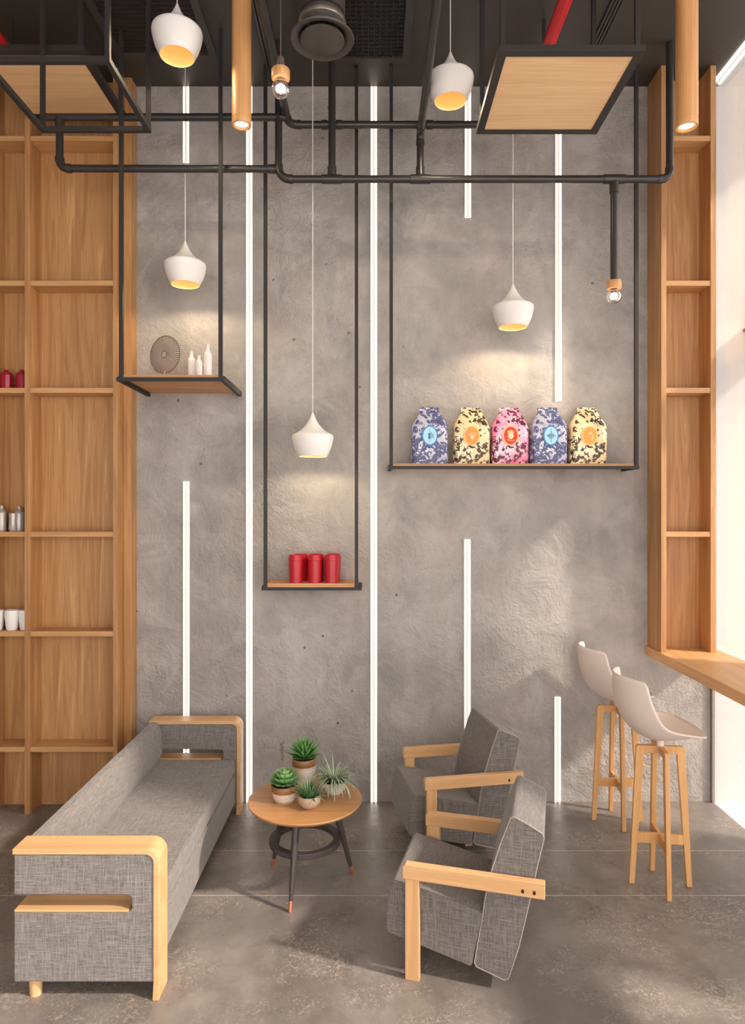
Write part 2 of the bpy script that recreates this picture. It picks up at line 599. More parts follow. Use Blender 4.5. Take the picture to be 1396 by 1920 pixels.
# ================================================================== LED strips
def led(px, y0, y1, label):
    x = (px - 698) / 278.45
    z1 = 1.95 + (960 - y0) / 278.45
    z0 = max(0.0, 1.95 + (960 - y1) / 278.45)
    o = E('wall_light_strip', label, 'light strip', (x, WY, z0), 'vertical light strips in the concrete wall')
    b = B()
    box(b, x - 0.0235, x - 0.0195, WY - 0.007, WY - 0.0005, z0, z1)
    box(b, x + 0.0195, x + 0.0235, WY - 0.007, WY - 0.0005, z0, z1)
    P('channel', b, M['led_rim'], o)
    b = B(); box(b, x - 0.0195, x + 0.0195, WY - 0.004, WY - 0.0005, z0, z1)
    d = P('diffuser', b, M['led_w'], o)
    b = B(); box(b, x - 0.008, x + 0.008, WY - 0.006, WY - 0.0035, z0, z1)
    P('light_core', b, M['led_c'], d)

zt = 163
led(349, zt, 305, 'short light strip at the top left of the wall, by the bookcase')
led(349.5, 903, 1503, 'light strip that starts halfway up and drops behind the sofa')
led(467.5, zt, 1503, 'full height light strip between sofa and round table')
led(700.5, zt, 1503, 'full height light strip in the middle of the wall')
led(876.5, zt, 408, 'short upper light strip left of the large hanging panel')
led(875.5, 1012, 1503, 'light strip rising behind the farther armchair')
led(1046, zt, 752, 'long upper light strip ending just above the row of bags')
led(1044.5, 1307, 1503, 'shortest light strip, low on the wall beside the bar stools')

# ================================================================== hanging shelves
def hanging_shelf(label, yf, x0, x1, rods, py_top, py_bar, py_bot, over=0.0):
    s = F / yf
    X = lambda px: (px - 698) / s
    Z = lambda py: 1.95 + (960 - py) / s
    zt_, zb_, zz = Z(py_top), Z(py_bar), Z(py_bot)
    o = E('hanging_shelf', label, 'shelf', ((X(x0) + X(x1)) / 2, yf, zz), 'shelves hung from the ceiling on black rods')
    b = B(); box(b, X(rods[0]) + 0.004, X(rods[1]) - 0.004, yf + 0.004, WY - 0.002, zb_, zt_)
    P('board', b, M['shelf_x'], o, bevel=0.001)
    b = B(); box(b, X(x0), X(x1), yf - 0.011, yf + 0.011, zz, zb_); P('front_bar', b, M['black'], o)
    for xx in (X(x0) + 0.011, X(x1) - 0.011):
        b = B(); box(b, xx - 0.011, xx + 0.011, yf + 0.011, WY - 0.002, zz, zb_ + 0.012); P('side_bar', b, M['black'], o)
    for r in rods:
        b = B(); box(b, X(r) - 0.011, X(r) + 0.011, yf - 0.012, yf + 0.010, zb_, CZ); P('rod', b, M['black'], o)
    return zt_

ZA = hanging_shelf('left hanging shelf with a ribbed disc and white vases', 3.99, 219, 420, (227.5, 413.5), 702.6, 708, 714.6)
ZB = hanging_shelf('small middle hanging shelf with the red cups', 4.323, 490.5, 677.6, (497.5, 668), 1094, 1101.6, 1106.7)
ZC = hanging_shelf('wide right hanging shelf with the five printed bags', 4.28, 728, 1197, (733, 1192), 869, 874, 879.5)

# ================================================================== ceiling frames
def frame_ring(bm, x0, x1, y0, y1, z0, z1, w_):
    box(bm, x0, x1, y0, y0 + w_, z0, z1)
    box(bm, x0, x1, y1 - w_, y1, z0, z1)
    box(bm, x0, x0 + w_, y0 + w_, y1 - w_, z0, z1)
    box(bm, x1 - w_, x1, y0 + w_, y1 - w_, z0, z1)

def ceiling_panel(label, x0, x1, y0, y1, z, w_, board=True, rods=(), h=0.03, name='wood_baffle', cat='ceiling panel'):
    o = E(name, label, cat, ((x0 + x1) / 2, (y0 + y1) / 2, z))
    b = B(); frame_ring(b, x0, x1, y0, y1, z, z + h, w_); P('frame', b, M['black'], o, bevel=0.001)
    if board:
        b = B(); box(b, x0 + w_, x1 - w_, y0 + w_, y1 - w_, z + 0.005, z + 0.022); P('board', b, M['panel_x'], o)
    for rx, ry in rods:
        b = B(); box(b, rx - 0.011, rx + 0.011, ry - 0.011, ry + 0.011, z + h, CZ); P('rod', b, M['black'], o)

ceiling_panel('large square wood panel in a black frame hung at upper right', 0.5693, 1.232, 3.03, 3.70, 4.029, 0.040,
              rods=((0.592, 3.06), (1.205, 3.06), (0.60, 3.676), (1.208, 3.676)), h=0.030)
ceiling_panel('square wood panel in a black frame hung at upper left', -2.206, -1.583, 3.685, 4.318, 4.48, 0.040,
              rods=((-1.61, 3.71), (-2.185, 3.71), (-2.185, 4.295), (-1.61, 4.295)), h=0.035)
ceiling_panel('empty black square frame hung below the left wood panel', -1.801, -1.203, 3.076, 3.660, 4.012, 0.026, board=False,
              rods=((-1.2155, 3.089), (-1.788, 3.089), (-1.788, 3.647), (-1.2155, 3.647)), h=0.027, name='suspended_rack', cat='frame')

# ================================================================== pipework
PR = 0.0222
Yp, Yu = 4.10, 4.20
def pw(px, py, Y):
    return Vector(((px - 698) * Y / F, Y, 1.95 + (960 - py) * Y / F))

pipes = E('pipework', 'dark grey pipe network running below the ceiling', 'pipes', (0, Yp, 4.0))
def pipe(*pts, r=PR):
    b = B(); tube(b, pts, r, 18); P('pipe', b, M['pipe'], pipes)
def collar(p, q, r=PR * 1.22):
    b = B(); tube(b, [p, q], r, 18); P('fitting', b, M['pipe'], pipes, bevel=0.0015)
def elbow(c, d1, d2, r=0.06):
    """bend at corner c joining directions d1 and d2 (away from c)"""
    d1, d2 = Vector(d1).normalized(), Vector(d2).normalized()
    pts = []
    o = c + (d1 + d2) * r
    for i in range(9):
        a = PI / 2 * i / 8
        pts.append(o - d2 * r * math.cos(a) - d1 * r * math.sin(a))
    # starts at c+d1*r ends at c+d2*r
    b = B(); tube(b, pts, PR * 1.12, 18); P('elbow', b, M['pipe'], pipes)
    collar(c + d1 * (r - 0.006), c + d1 * (r + 0.018))
    collar(c + d2 * (r - 0.006), c + d2 * (r + 0.018))
    return c + d1 * r, c + d2 * r

Xp, Yax, Zp = Vector((1, 0, 0)), Vector((0, 1, 0)), Vector((0, 0, 1))
# left upper run and its drop
zU = pw(0, 220, Yp).z
cL = pw(112, 316, Yp)
cV = pw(522, 336, Yp)
zL2 = pw(0, 317, Yp).z
a1, a2 = elbow(cL, Zp, Xp, 0.05)
pipe(a1, Vector((cL.x, Yp, zU)))
collar(Vector((cL.x, Yp, zU - 0.07)), Vector((cL.x, Yp, zU + 0.006)))
XUL = (541 - 698) * 4.2 / F
pipe(Vector((-2.0, Yp, zU)), Vector((XUL, Yp, zU)))
pipe(a2, Vector((cV.x - 0.01, Yp, zL2)))
collar(Vector((cV.x - 0.06, Yp, zL2)), Vector((cV.x - 0.022, Yp, zL2)))
# middle drop from the ceiling, bend, lower run to the right
a1, a2 = elbow(cV, Zp, Xp, 0.07)
pipe(a1, Vector((cV.x, Yp, CZ)))
zR = cV.z
cR = Vector(((1255 - 698) * Yp / F, Yp, zR))
e1, e2 = elbow(cR, Zp, -Xp, 0.055)
pipe(a2, e2)
pipe(e1, Vector((cR.x, Yp, CZ)))
# straight drop at 622
x622 = (622 - 698) * Yp / F
pipe(Vector((x622, Yp, CZ)), Vector((x622, Yp, zR)))
collar(Vector((x622, Yp, zR + 0.02)), Vector((x622, Yp, zR + 0.075)))
collar(Vector((x622 - 0.062, Yp, zR)), Vector((x622 + 0.062, Yp, zR)))
# rear upper run
zRu = 1.95 + (960 - 234) * Yu / F
cE = Vector((XUL, Yu, zRu))
b1, b2 = elbow(cE, -Yax, Xp, 0.06)
pipe(b1, Vector((XUL, 2.2, zRu)))
pipe(b2, Vector((0.80, Yu, zRu)))
xs = (622 - 698) * Yu / F
collar(Vector((xs - 0.065, Yu, zRu)), Vector((xs - 0.028, Yu, zRu)))
collar(Vector((xs + 0.028, Yu, zRu)), Vector((xs + 0.065, Yu, zRu)))
# right pipe running towards the camera and dropping
xr = (787.5 - 698) * Yp / F
cX = Vector((xr, Yp, 1.95 + (960 - 250) * Yp / F))
c1, c2 = elbow(cX, -Yax, -Zp, 0.05)
pipe(c1, Vector((xr, 2.2, cX.z)))
pipe(c2, Vector((xr, Yp, zR)))
collar(Vector((xr, Yp, zR + 0.02)), Vector((xr, Yp, zR + 0.075)))
collar(Vector((xr - 0.062, Yp, zR)), Vector((xr + 0.062, Yp, zR)))
collar(Vector((xr + 0.045, Yu, zRu)), Vector((xr + 0.085, Yu, zRu)))
# drop with bulb
xd = (1150.5 - 698) * Yp / F
zd = pw(0, 527, Yp).z
pipe(Vector((xd, Yp, zd)), Vector((xd, Yp, zR)))
collar(Vector((xd, Yp, zR - 0.085)), Vector((xd, Yp, zR - 0.02)))
collar(Vector((xd - 0.065, Yp, zR)), Vector((xd + 0.065, Yp, zR)))

def bulb_light(label, x, y, z, cord_top=None, tilt=0.0):
    """z = top of the wooden ring"""
    o = E('bulb_light', label, 'light', (x, y, z), 'bare bulbs in wooden holders')
    b = B(); lathe(b, [(0, 0), (0.042, 0), (0.045, -0.004), (0.045, -0.042), (0.041, -0.048), (0, -0.048)], (x, y, z), 32)
    P('socket', b, M['tube'], o)
    b = B(); lathe(b, [(0.020, 0), (0.020, -0.016), (0.014, -0.024), (0.0, -0.024)], (x, y, z - 0.0485), 24)
    P('bulb_cap', b, M['cordlamp'], o)
    cz = z - 0.094
    g = []
    for i in range(17):
        a = math.radians(66 - 156 * i / 16)
        g.append((max(0.0, 0.0445 * math.cos(a)), 0.0445 * math.sin(a)))
    g[-1] = (0, -0.0445)
    b = B(); lathe(b, g, (x, y, cz), 32)
    gl = P('glass_bulb', b, M['bulbglass'], o)
    b = B(); bmesh.ops.create_uvsphere(b, u_segments=20, v_segments=12, radius=0.019)
    bmesh.ops.translate(b, verts=b.verts, vec=(x, y, cz + 0.004))
    P('glowing_core', b, M['filament'], gl)
    if cord_top:
        b = B(); tube(b, [(x, y, z), (x, y, cord_top)], 0.0035, 8); P('cord', b, M['cordlamp'], o)
        b = B(); lathe(b, [(0, 0.06), (0.014, 0.06), (0.02, 0.03), (0.024, 0.0), (0, 0)], (x, y, z + 0.0005), 24); P('cord_grip', b, M['cordlamp'], o)
    add_light('bulb_glow', 'POINT', (0, 0, -0.094), 0.3, (1.0, 0.85, 0.7), o, shadow_soft_size=0.03)

t = NT('bulb_glass'); t.t.nodes.remove(t.b)
tr = t.n('ShaderNodeBsdfTransparent'); gl_ = t.n('ShaderNodeBsdfGlossy'); gl_.inputs['Roughness'].default_value = 0.05
tr.inputs[0].default_value = (0.93, 0.90, 0.88, 1)
lw = t.n('ShaderNodeLayerWeight'); lw.inputs[0].default_value = 0.6
mx = t.n('ShaderNodeMixShader')
t.l(lw.outputs['Facing'], mx.inputs[0]); t.l(tr.outputs[0], mx.inputs[1]); t.l(gl_.outputs[0], mx.inputs[2])
t.l(mx.outputs[0], t.t.nodes['Material Output'].inputs[0])
M['bulbglass'] = t.m
bulb_light('round bulb in a wood ring at the end of the right pipe', xd, Yp, zd - 0.0005)
YB = 3.28
bulb_light('bulb in a wood holder on a cord beside the left wooden tube', (526 - 698) * YB / F, YB, 1.95 + (960 - 131) * YB / F, CZ)

# red sprinkler pipes
for xx, lab in ((0.997, 'red pipe under the ceiling above the right wood panel'), (-2.10, 'red pipe under the ceiling at the far upper left')):
    o = E('red_pipe', lab, 'pipe', (xx, 2.5, 4.60), 'red pipes under the ceiling')
    b = B(); tube(b, [(xx, 0.6, 4.60), (xx, WY - 0.001 if xx > 0 else 4.325, 4.60)], 0.037, 24); P('pipe', b, M['red'], o)
    for yy in (2.2, 3.9):
        b = B(); box(b, xx - 0.008, xx + 0.008, yy, yy + 0.02, 4.63, CZ)
        P('bracket', b, M['black'], o)

# ceiling vents and slot diffusers
def vent(label, x0, x1, y0, y1, nx, ny):
    o = E('ceiling_vent', label, 'vent', ((x0 + x1) / 2, (y0 + y1) / 2, CZ - 0.03))
    b = B(); frame_ring(b, x0, x1, y0, y1, CZ - 0.03, CZ - 0.001, 0.045); P('frame', b, M['ceiling'], o)
    b = B()
    for i in range(1, nx):
        x = x0 + 0.045 + (x1 - x0 - 0.09) * i / nx
        box(b, x - 0.003, x + 0.003, y0 + 0.045, y1 - 0.045, CZ - 0.022, CZ - 0.012)
    for i in range(1, ny):
        y = y0 + 0.045 + (y1 - y0 - 0.09) * i / ny
        box(b, x0 + 0.045, x1 - 0.045, y - 0.003, y + 0.003, CZ - 0.020, CZ - 0.010)
    P('grille', b, M['vent'], o)
    b = B(); box(b, x0 + 0.045, x1 - 0.045, y0 + 0.045, y1 - 0.045, CZ - 0.006, CZ - 0.001)
    P('backing', b, M['duct'], o)
vent('square mesh ceiling vent behind the round duct outlet', -0.42, 0.232, 3.35, 4.25, 16, 24)
vent('slatted ceiling vent above the upper left pendant lamp', -1.60, -0.97, 3.35, 4.22, 2, 22)

def slot(label, x0, x1, y0=1.8, y1=4.40):
    o = E('slot_diffuser', label, 'vent', ((x0 + x1) / 2, 3.0, CZ - 0.016), 'linear slot diffusers')
    b = B(); box(b, x0, x1, y0, y1, CZ - 0.006, CZ - 0.001); P('backing', b, M['vent'], o)
    b = B()
    n = 4
    for i in range(n):
        x = x0 + (x1 - x0) * (i + 0.5) / n
        box(b, x - 0.006, x + 0.006, y0, y1, CZ - 0.016, CZ - 0.006)
    P('fin', b, M['duct'], o)
slot('black slot diffuser in the ceiling right of the left wooden tube', -0.685, -0.595)
slot('black slot diffuser in the ceiling above the large panel, near the red pipe', 1.33, 1.41)

# round duct outlet
dx, dy = -0.246, 3.30
du = E('duct_outlet', 'round grey duct outlet with a flared ring and disc', 'duct', (dx, dy, 4.25))
z0 = 4.262
b = B(); lathe(b, [(0.104, 0.11), (0.104, 0.035), (0.118, 0.018), (0.146, 0.006), (0.156, 0.0), (0.153, -0.007), (0.14, -0.004), (0.112, 0.008), (0.098, 0.03), (0.098, 0.11)], (dx, dy, z0 + 0.01), 56)
P('flared_ring', b, M['duct'], du)
b = B(); lathe(b, [(0, 0.012), (0.10, 0.012), (0.108, 0.006), (0.108, 0.0), (0.10, -0.005), (0, -0.005)], (dx, dy, z0 + 0.002), 48)
P('disc', b, M['duct'], du)
b = B(); tube(b, [(dx, dy, z0 + 0.01), (dx, dy, z0 + 0.12)], 0.012, 12); P('spindle', b, M['duct'], du)
b = B(); lathe(b, [(0.105, 0), (0.114, 0.002), (0.117, 0.012), (0.114, 0.024), (0.105, 0.026)], (dx, dy, z0 + 0.074), 48); 
bmesh.ops.recalc_face_normals(b, faces=b.faces)
P('steel_collar', b, M['steel'], du)
b = B(); tube(b, [(dx, dy, z0 + 0.125), (dx, dy, z0 + 0.19), (dx, dy - 0.03, z0 + 0.27), (dx - 0.02, dy - 0.10, z0 + 0.34), (dx - 0.04, dy - 0.22, z0 + 0.37), (dx - 0.12, dy - 0.9, z0 + 0.37)], 0.112, 40)
P('duct_bend', b, M['duct'], du)

# ================================================================== wooden tube spotlights
def tube_light(label, x, y, z, r, power=6):
    o = E('tube_spotlight', label, 'light', (x, y, z), 'wooden tube spotlights')
    b = B(); lathe(b, [(r, CZ - z), (r, 0.034), (r * 0.975, 0.034), (r * 0.975, 0.030), (r, 0.030), (r, 0.002), (r * 0.985, 0), (r * 0.8, 0), (r * 0.72, 0.015), (r * 0.72, 0.05)], (x, y, z), 48)
    P('wooden_tube', b, M['tube'], o)
    b = B(); lathe(b, [(0, 0), (r * 0.715, 0), (r * 0.715, 0.004), (0, 0.004)], (x, y, z + 0.012), 36)
    P('lens', b, M['lens'], o)
    s = add_light('spot_glow', 'SPOT', (0, 0, -0.01), power, (1.0, 0.80, 0.60), o, spot_size=math.radians(70), spot_blend=0.8, shadow_soft_size=0.03)
tube_light('wooden tube spotlight at upper left, in front of a wall light strip', -0.681, 3.50, 3.962, 0.0500, 14)
tube_light('wooden tube spotlight at upper right, in front of the narrow bookcase', 1.491, 3.19, 3.775, 0.0500, 14)

# ================================================================== pendant lamps
def pendant(label, x, y, z):
    o = E('pendant_lamp', label, 'lamp', (x, y, z), 'white pendant lamps with warm lining')
    outer = [(0.088, 0.0), (0.098, 0.020), (0.110, 0.045), (0.120, 0.075), (0.1265, 0.105), (0.128, 0.120), (0.126, 0.131), (0.118, 0.137),
             (0.100, 0.146), (0.078, 0.160), (0.058, 0.178), (0.040, 0.200), (0.026, 0.222), (0.015, 0.245), (0.008, 0.262), (0.004, 0.272)]
    b = B(); lathe(b, outer, (x, y, z), 56)
    lathe(b, [(0.088, 0.0), (0.085, 0.0)], (x, y, z), 56)
    P('shade', b, M['shade'], o, sharp=60)
    inner = [(0.0855, 0.001), (0.095, 0.020), (0.107, 0.045), (0.117, 0.075), (0.1235, 0.105), (0.122, 0.126), (0.100, 0.138), (0.05, 0.17), (0.0, 0.19)]
    b = B(); lathe(b, inner, (x, y, z), 56)
    P('shade_lining', b, M['shade_in'], o, sharp=60)
    b = B(); tube(b, [(x, y, z + 0.270), (x, y, CZ)], 0.0028, 8); P('cord', b, M['cord'], o)
    b = B(); bmesh.ops.create_uvsphere(b, u_segments=16, v_segments=10, radius=0.022)
    bmesh.ops.translate(b, verts=b.verts, vec=(x, y, z + 0.125)); P('bulb', b, M['frosted'], o)
    add_light('lamp_glow', 'POINT', (0, 0, 0.06), 0.17, (1.0, 0.78, 0.52), o, shadow_soft_size=0.03)
    add_light('lamp_beam', 'SPOT', (0, 0, 0.012), 5.5, (1.0, 0.82, 0.55), o, spot_size=math.radians(165), spot_blend=0.35, shadow_soft_size=0.02)

pendant('white pendant lamp highest at upper left, close to the ceiling', -1.005, 3.46, 4.295)
pendant('white pendant lamp above the shelf with disc and vases', -1.170, 4.20, 3.370)
pendant('lowest white pendant lamp, above the red cups', -0.370, 4.160, 2.292)
pendant('white pendant lamp above the printed bags', 0.877, 4.20, 3.103)
pendant('white pendant lamp near the ceiling, left of the large panel', 0.4287, 3.70, 4.211)

# ================================================================== things on the hanging shelves
# ribbed disc
dc = E('ribbed_disc', 'round ribbed metal disc standing on the left hanging shelf', 'ornament', (-1.30, 4.25, ZA))
b = B()
R0 = 0.118
N = 54
cx, cy, cz = -1.312, 4.25, ZA + R0 + 0.062
ang = math.radians(-24)
ux, uy = math.cos(ang), math.sin(ang)
def dpt(r, a, d):
    u = r * math.cos(a)
    return (cx + u * ux + d * uy, cy + u * uy - d * ux, cz + r * math.sin(a))
rad = [0.020, 0.035, 0.055, 0.075, 0.095, R0]
dep = [0.008, 0.012, 0.013, 0.011, 0.007, 0.0]
for i in range(N):
    a0, a1 = 2 * PI * i / N, 2 * PI * (i + 0.42) / N
    for side in (0.0, -0.006):
        rows = [[b.verts.new(dpt(r, a, d + side)) for r, d in zip(rad, dep)] for a in (a0, a1)]
        for k in range(len(rad) - 1):
            b.faces.new((rows[0][k], rows[1][k], rows[1][k + 1], rows[0][k + 1]))
P('ribs', b, M['ribs'], dc)
b = B()
for rr, dd in ((R0, 0.0), (0.021, 0.008)):
    pts = [dpt(rr, 2 * PI * k / 48, dd) for k in range(49)]
    tube(b, pts, 0.0028, 8, caps=False)
P('rim', b, M['stem'], dc)
b = B(); n = 64
front = [[b.verts.new(dpt(r, 2 * PI * k / n, d - 0.004)) for k in range(n)] for r, d in zip(rad, dep)]
for i in range(len(rad) - 1):
    for k in range(n):
        b.faces.new((front[i][k], front[i][(k + 1) % n], front[i + 1][(k + 1) % n], front[i + 1][k]))
P('backing', b, M['stem'], dc)
b = B(); box(b, cx - 0.03, cx + 0.03, cy - 0.02, cy + 0.025, ZA, ZA + 0.007); box(b, cx - 0.008, cx + 0.008, cy - 0.003, cy + 0.006, ZA + 0.006, ZA + 0.075)
P('foot', b, M['silver'], dc)

def bottle_prof(h, r):
    return [(0, 0), (r * 0.94, 0), (r, 0.006), (r, h * 0.70), (r * 0.92, h * 0.76), (r * 0.62, h * 0.81), (r * 0.44, h * 0.85), (r * 0.40, h * 0.97), (r * 0.46, h), (r * 0.30, h), (r * 0.30, h * 0.9), (0, h * 0.9)]
for px, h, r, Y, lab in ((359, 0.205, 0.025, 4.27, 'white bottle vase of middle height, left of the three on the shelf'),
                         (373, 0.160, 0.022, 4.19, 'shortest white bottle vase, between the two taller ones'),
                         (389.5, 0.232, 0.025, 4.20, 'tallest white bottle vase, nearest the shelf rod')):
    b = B(); lathe(b, bottle_prof(h, r), ((px - 698) * Y / F, Y, ZA), 32)
    T('bottle_vase', b, M['ceramic'], lab, 'vase', 'white bottle vases on the left hanging shelf')

# red cups
def cup(x, y, z, label):
    o = E('takeaway_cup', label, 'cup', (x, y, z), 'red takeaway cups on the middle hanging shelf')
    b = B(); lathe(b, [(0, 0.004), (0.040, 0.004), (0.041, 0), (0.043, 0), (0.044, 0.012), (0.0485, 0.145), (0, 0.145)], (x, y, z), 36)
    P('body', b, M['cup'], o)
    b = B(); lathe(b, [(0.049, 0), (0.0500, 0.001), (0.0505, 0.006), (0.0490, 0.010), (0.0480, 0.020), (0.0470, 0.021), (0.0445, 0.023), (0.0435, 0.034), (0.041, 0.0355), (0.039, 0.031), (0, 0.031)], (x, y, z + 0.1455), 36)
    P('lid', b, M['cup'], o)
    return o
c0 = cup((554.5 - 698) * 4.372 / F, 4.372, ZB, 'red lidded cup, front left on the shelf')
for px, Y, lab in ((589.8, 4.372, 'red lidded cup, front middle on the shelf'), (621.5, 4.372, 'red lidded cup, front right on the shelf')):
    dup(c0, ((px - 698) * Y / F, Y, ZB), lab, rz=1.0)
for px, lab in ((563.0, 'red lidded cup mostly hidden behind the left front cup'), (592.5, 'red lidded cup mostly hidden behind the middle front cup'), (625.0, 'red lidded cup mostly hidden behind the right front cup')):
    dup(c0, ((px - 698) * 4.4735 / F, 4.4735, ZB), lab, rz=2.0)

# bags of coffee
def ellipse_disc(bm, cx, y0, y1, cz, a, c, n=36):
    prism(bm, [(cx + a * math.cos(2 * PI * k / n), cz + c * math.sin(2 * PI * k / n)) for k in range(n)], lambda x, z: (x, y0, z), lambda x, z: (x, y1, z))

def bag(label, x, mat, disc, ring, ink, emblem, rz):
    o = E('printed_bag', label, 'bag', (x, 4.415, ZC), 'printed paper bags on the right hanging shelf', rz=rz, local=True)
    W, D = 0.1165, 0.058
    rows = [(0.0, W * 0.985, D), (0.05, W, D), (0.14, W * 1.0, D), (0.235, W, D * 0.92), (0.258, W * 0.985, D * 0.88), (0.300, W * 0.80, D * 0.56), (0.336, W * 0.62, D * 0.26), (0.352, W * 0.54, D * 0.12), (0.374, W * 0.53, D * 0.10)]
    b = B()
    n = 28
    rings = []
    for ri, (z, wx, wy) in enumerate(rows):
        ring_ = []
        for k in range(n):
            a = 2 * PI * (k + 0.5) / n
            ca, sa = math.cos(a), math.sin(a)
            e = 0.28
            px_ = wx * math.copysign(abs(ca) ** e, ca)
            py_ = wy * math.copysign(abs(sa) ** e, sa)
            wob = 0.003 * math.sin(5 * a + ri * 1.7) + 0.002 * math.sin(9 * a + x * 40)
            if ri in (0,):
                wob = 0
            tz = z
            if ri == len(rows) - 1:
                tz += 0.004 * math.sin(7 * px_ * 20)
                px_ += -0.004
            ring_.append(b.verts.new((px_ + (wob if 0 < ri < 5 else 0), py_ + wob * 0.6, tz)))
        rings.append(ring_)
    for i in range(len(rows) - 1):
        for k in range(n):
            k2 = (k + 1) % n
            b.faces.new((rings[i][k], rings[i][k2], rings[i + 1][k2], rings[i + 1][k]))
    b.faces.new(rings[0]); b.faces.new(rings[-1])
    P('bag_body', b, mat, o, sharp=70)
    b = B(); box(b, -0.067, 0.062, -0.009, 0.009, 0.356, 0.374)
    P('folded_top', b, mat, o, bevel=0.002)
    b = B(); ellipse_disc(b, 0, -0.0640, -0.0595, 0.186, 0.0515, 0.065)
    bd = P('badge', b, ring, o)
    b = B(); ellipse_disc(b, 0, -0.0652, -0.0641, 0.186, 0.0435, 0.057)
    P('badge_face', b, disc, bd)
    b = B()
    if emblem == 'lines':
        for k in range(9):
            xx = -0.026 + 0.0065 * k
            hh = 0.012 + 0.010 * math.cos((k - 4) * 0.6)
            bar(b, (xx, -0.0662, 0.186 - hh), (xx, -0.0662, 0.186 + hh * (1.2 if k == 4 else 0.8)), 0.0022, 0.0016, (0, 1, 0))
        bar(b, (0, -0.0662, 0.142), (0, -0.0662, 0.230), 0.002, 0.0016, (0, 1, 0))
        bar(b, (-0.028, -0.0662, 0.186), (0.028, -0.0662, 0.186), 0.002, 0.0016, (0, 1, 0))
    elif emblem == 'block':
        box(b, -0.010, 0.003, -0.0664, -0.0650, 0.164, 0.202)
        box(b, 0.007, 0.010, -0.0664, -0.0650, 0.168, 0.206)
        bar(b, (0.012, -0.066, 0.200), (0.028, -0.066, 0.165), 0.0025, 0.0016, (0, 1, 0))
        bar(b, (0.012, -0.066, 0.170), (0.028, -0.066, 0.202), 0.0025, 0.0016, (0, 1, 0))
        bar(b, (0, -0.0662, 0.142), (0, -0.0662, 0.230), 0.002, 0.0016, (0, 1, 0))
    elif emblem == 'swirl':
        for q in range(3):
            pts = []
            for k in range(18):
                s_ = k / 17
                a = -1.9 + 4.6 * s_ + q * 0.5
                rr = 0.028 * (1 - 0.35 * s_) - 0.006 * q
                pts.append((rr * math.cos(a) * 0.72 + 0.006 * math.sin(9 * s_), -0.0658, 0.186 + rr * math.sin(a) * 1.25))
            tube(b, pts, 0.0016, 6)
    elif emblem == 'spray':
        for k in range(7):
            a = math.radians(40 + 17 * k)
            pts = [(0.0, -0.0658, 0.150), (0.010 * math.cos(a), -0.0658, 0.172), (0.034 * math.cos(a) + 0.003, -0.0658, 0.180 + 0.040 * math.sin(a) * 0.85)]
            tube(b, pts, 0.0017, 6)
    else:
        ellipse_disc(b, 0.0, -0.0664, -0.0650, 0.184, 0.019, 0.021, 24)
        for k in range(4):
            ellipse_disc(b, -0.015 + 0.010 * k, -0.0664, -0.0650, 0.208 + 0.004 * math.sin(k * 1.05), 0.0042, 0.011, 14)
        bar(b, (-0.026, -0.0658, 0.158), (0.026, -0.0658, 0.152), 0.003, 0.0014, (0, 1, 0))
    P('emblem', b, ink, bd)
    return o
sb = F / 4.36
bag('blue and white printed bag at the left end of the shelf', (806 - 698) / sb, M['bag_blue'], M['b_blue'], M['b_blue_r'], M['b_ink'], 'block', math.radians(-2))
bag('cream bag with dark blots, second from left, beside the pink bag', (885 - 698) / sb, M['bag_cream'], M['b_or'], M['b_or_r'], M['b_pale'], 'spray', math.radians(-3))
bag('pink bag with maroon blots and a red oval badge', (957.5 - 698) / sb, M['bag_pink'], M['b_red'], M['b_or_r'], M['b_pale'], 'hand', math.radians(-3))
bag('blue and white printed bag right of the pink bag', (1030.5 - 698) / sb, M['bag_blue'], M['b_blue'], M['b_blue_r'], M['b_ink'], 'lines', math.radians(4))
bag('cream bag with dark blots at the right end of the shelf', (1104.5 - 698) / sb, M['bag_cream'], M['b_or'], M['b_or_r'], M['b_pale'], 'swirl', math.radians(1))

# ================================================================== things in the left bookcase
Z3, Z4, Z5 = shelf_z(727, 291), shelf_z(997, 291), shelf_z(1184, 291)
def jar_prof(h, r):
    return [(0, 0), (r * 0.96, 0), (r, 0.004), (r, h * 0.74), (r * 0.86, h * 0.84), (r * 0.42, h * 0.94), (r * 0.38, h), (0, h)]
for px, lab in ((12.5, 'dark red jar on the left bookcase, at the picture edge'), (41.5, 'dark red jar half hidden by the bookcase upright')):
    Y = 4.41
    b = B(); lathe(b, jar_prof(0.130, 0.038), ((px - 698) * Y / F, Y, Z3), 10)
    T('red_jar', b, M['jar_red'], lab, 'jar', 'dark red jars in the bookcase', sharp=20)
for px, Y, h, r, lab in ((3, 4.39, 0.170, 0.030, 'grey bottle at the very left edge of the bookcase shelf'),
                         (36, 4.41, 0.165, 0.033, 'dim grey bottle half behind the bookcase upright')):
    b = B(); lathe(b, bottle_prof(h, r), ((px - 698) * Y / F, Y, Z4), 24)
    T('bottle_vase', b, M['silver'], lab, 'vase', 'grey bottles in the bookcase')
Y = 4.375
b = B(); lathe(b, [(0, 0), (0.018, 0), (0.027, 0.015), (0.023, 0.07), (0.0255, 0.118), (0.022, 0.118), (0.02, 0.07), (0, 0.06)], ((20 - 698) * Y / F + 0.015, Y, Z4), 24)
T('small_vase', b, M['silver'], 'short shiny silver vase between the two grey bottles', 'vase')
def tumbler(px, Y, lab):
    b = B(); lathe(b, [(0, 0), (0.030, 0), (0.036, 0.012), (0.0435, 0.09), (0.0435, 0.130), (0.041, 0.130), (0.040, 0.09), (0.03, 0.02), (0, 0.02)], ((px - 698) * Y / F, Y, Z5), 28)
    T('white_tumbler', b, M['ceramic'], lab, 'cup', 'white cups in the bookcase')
tumbler(-6, 4.385, 'white cup cut by the left picture edge')
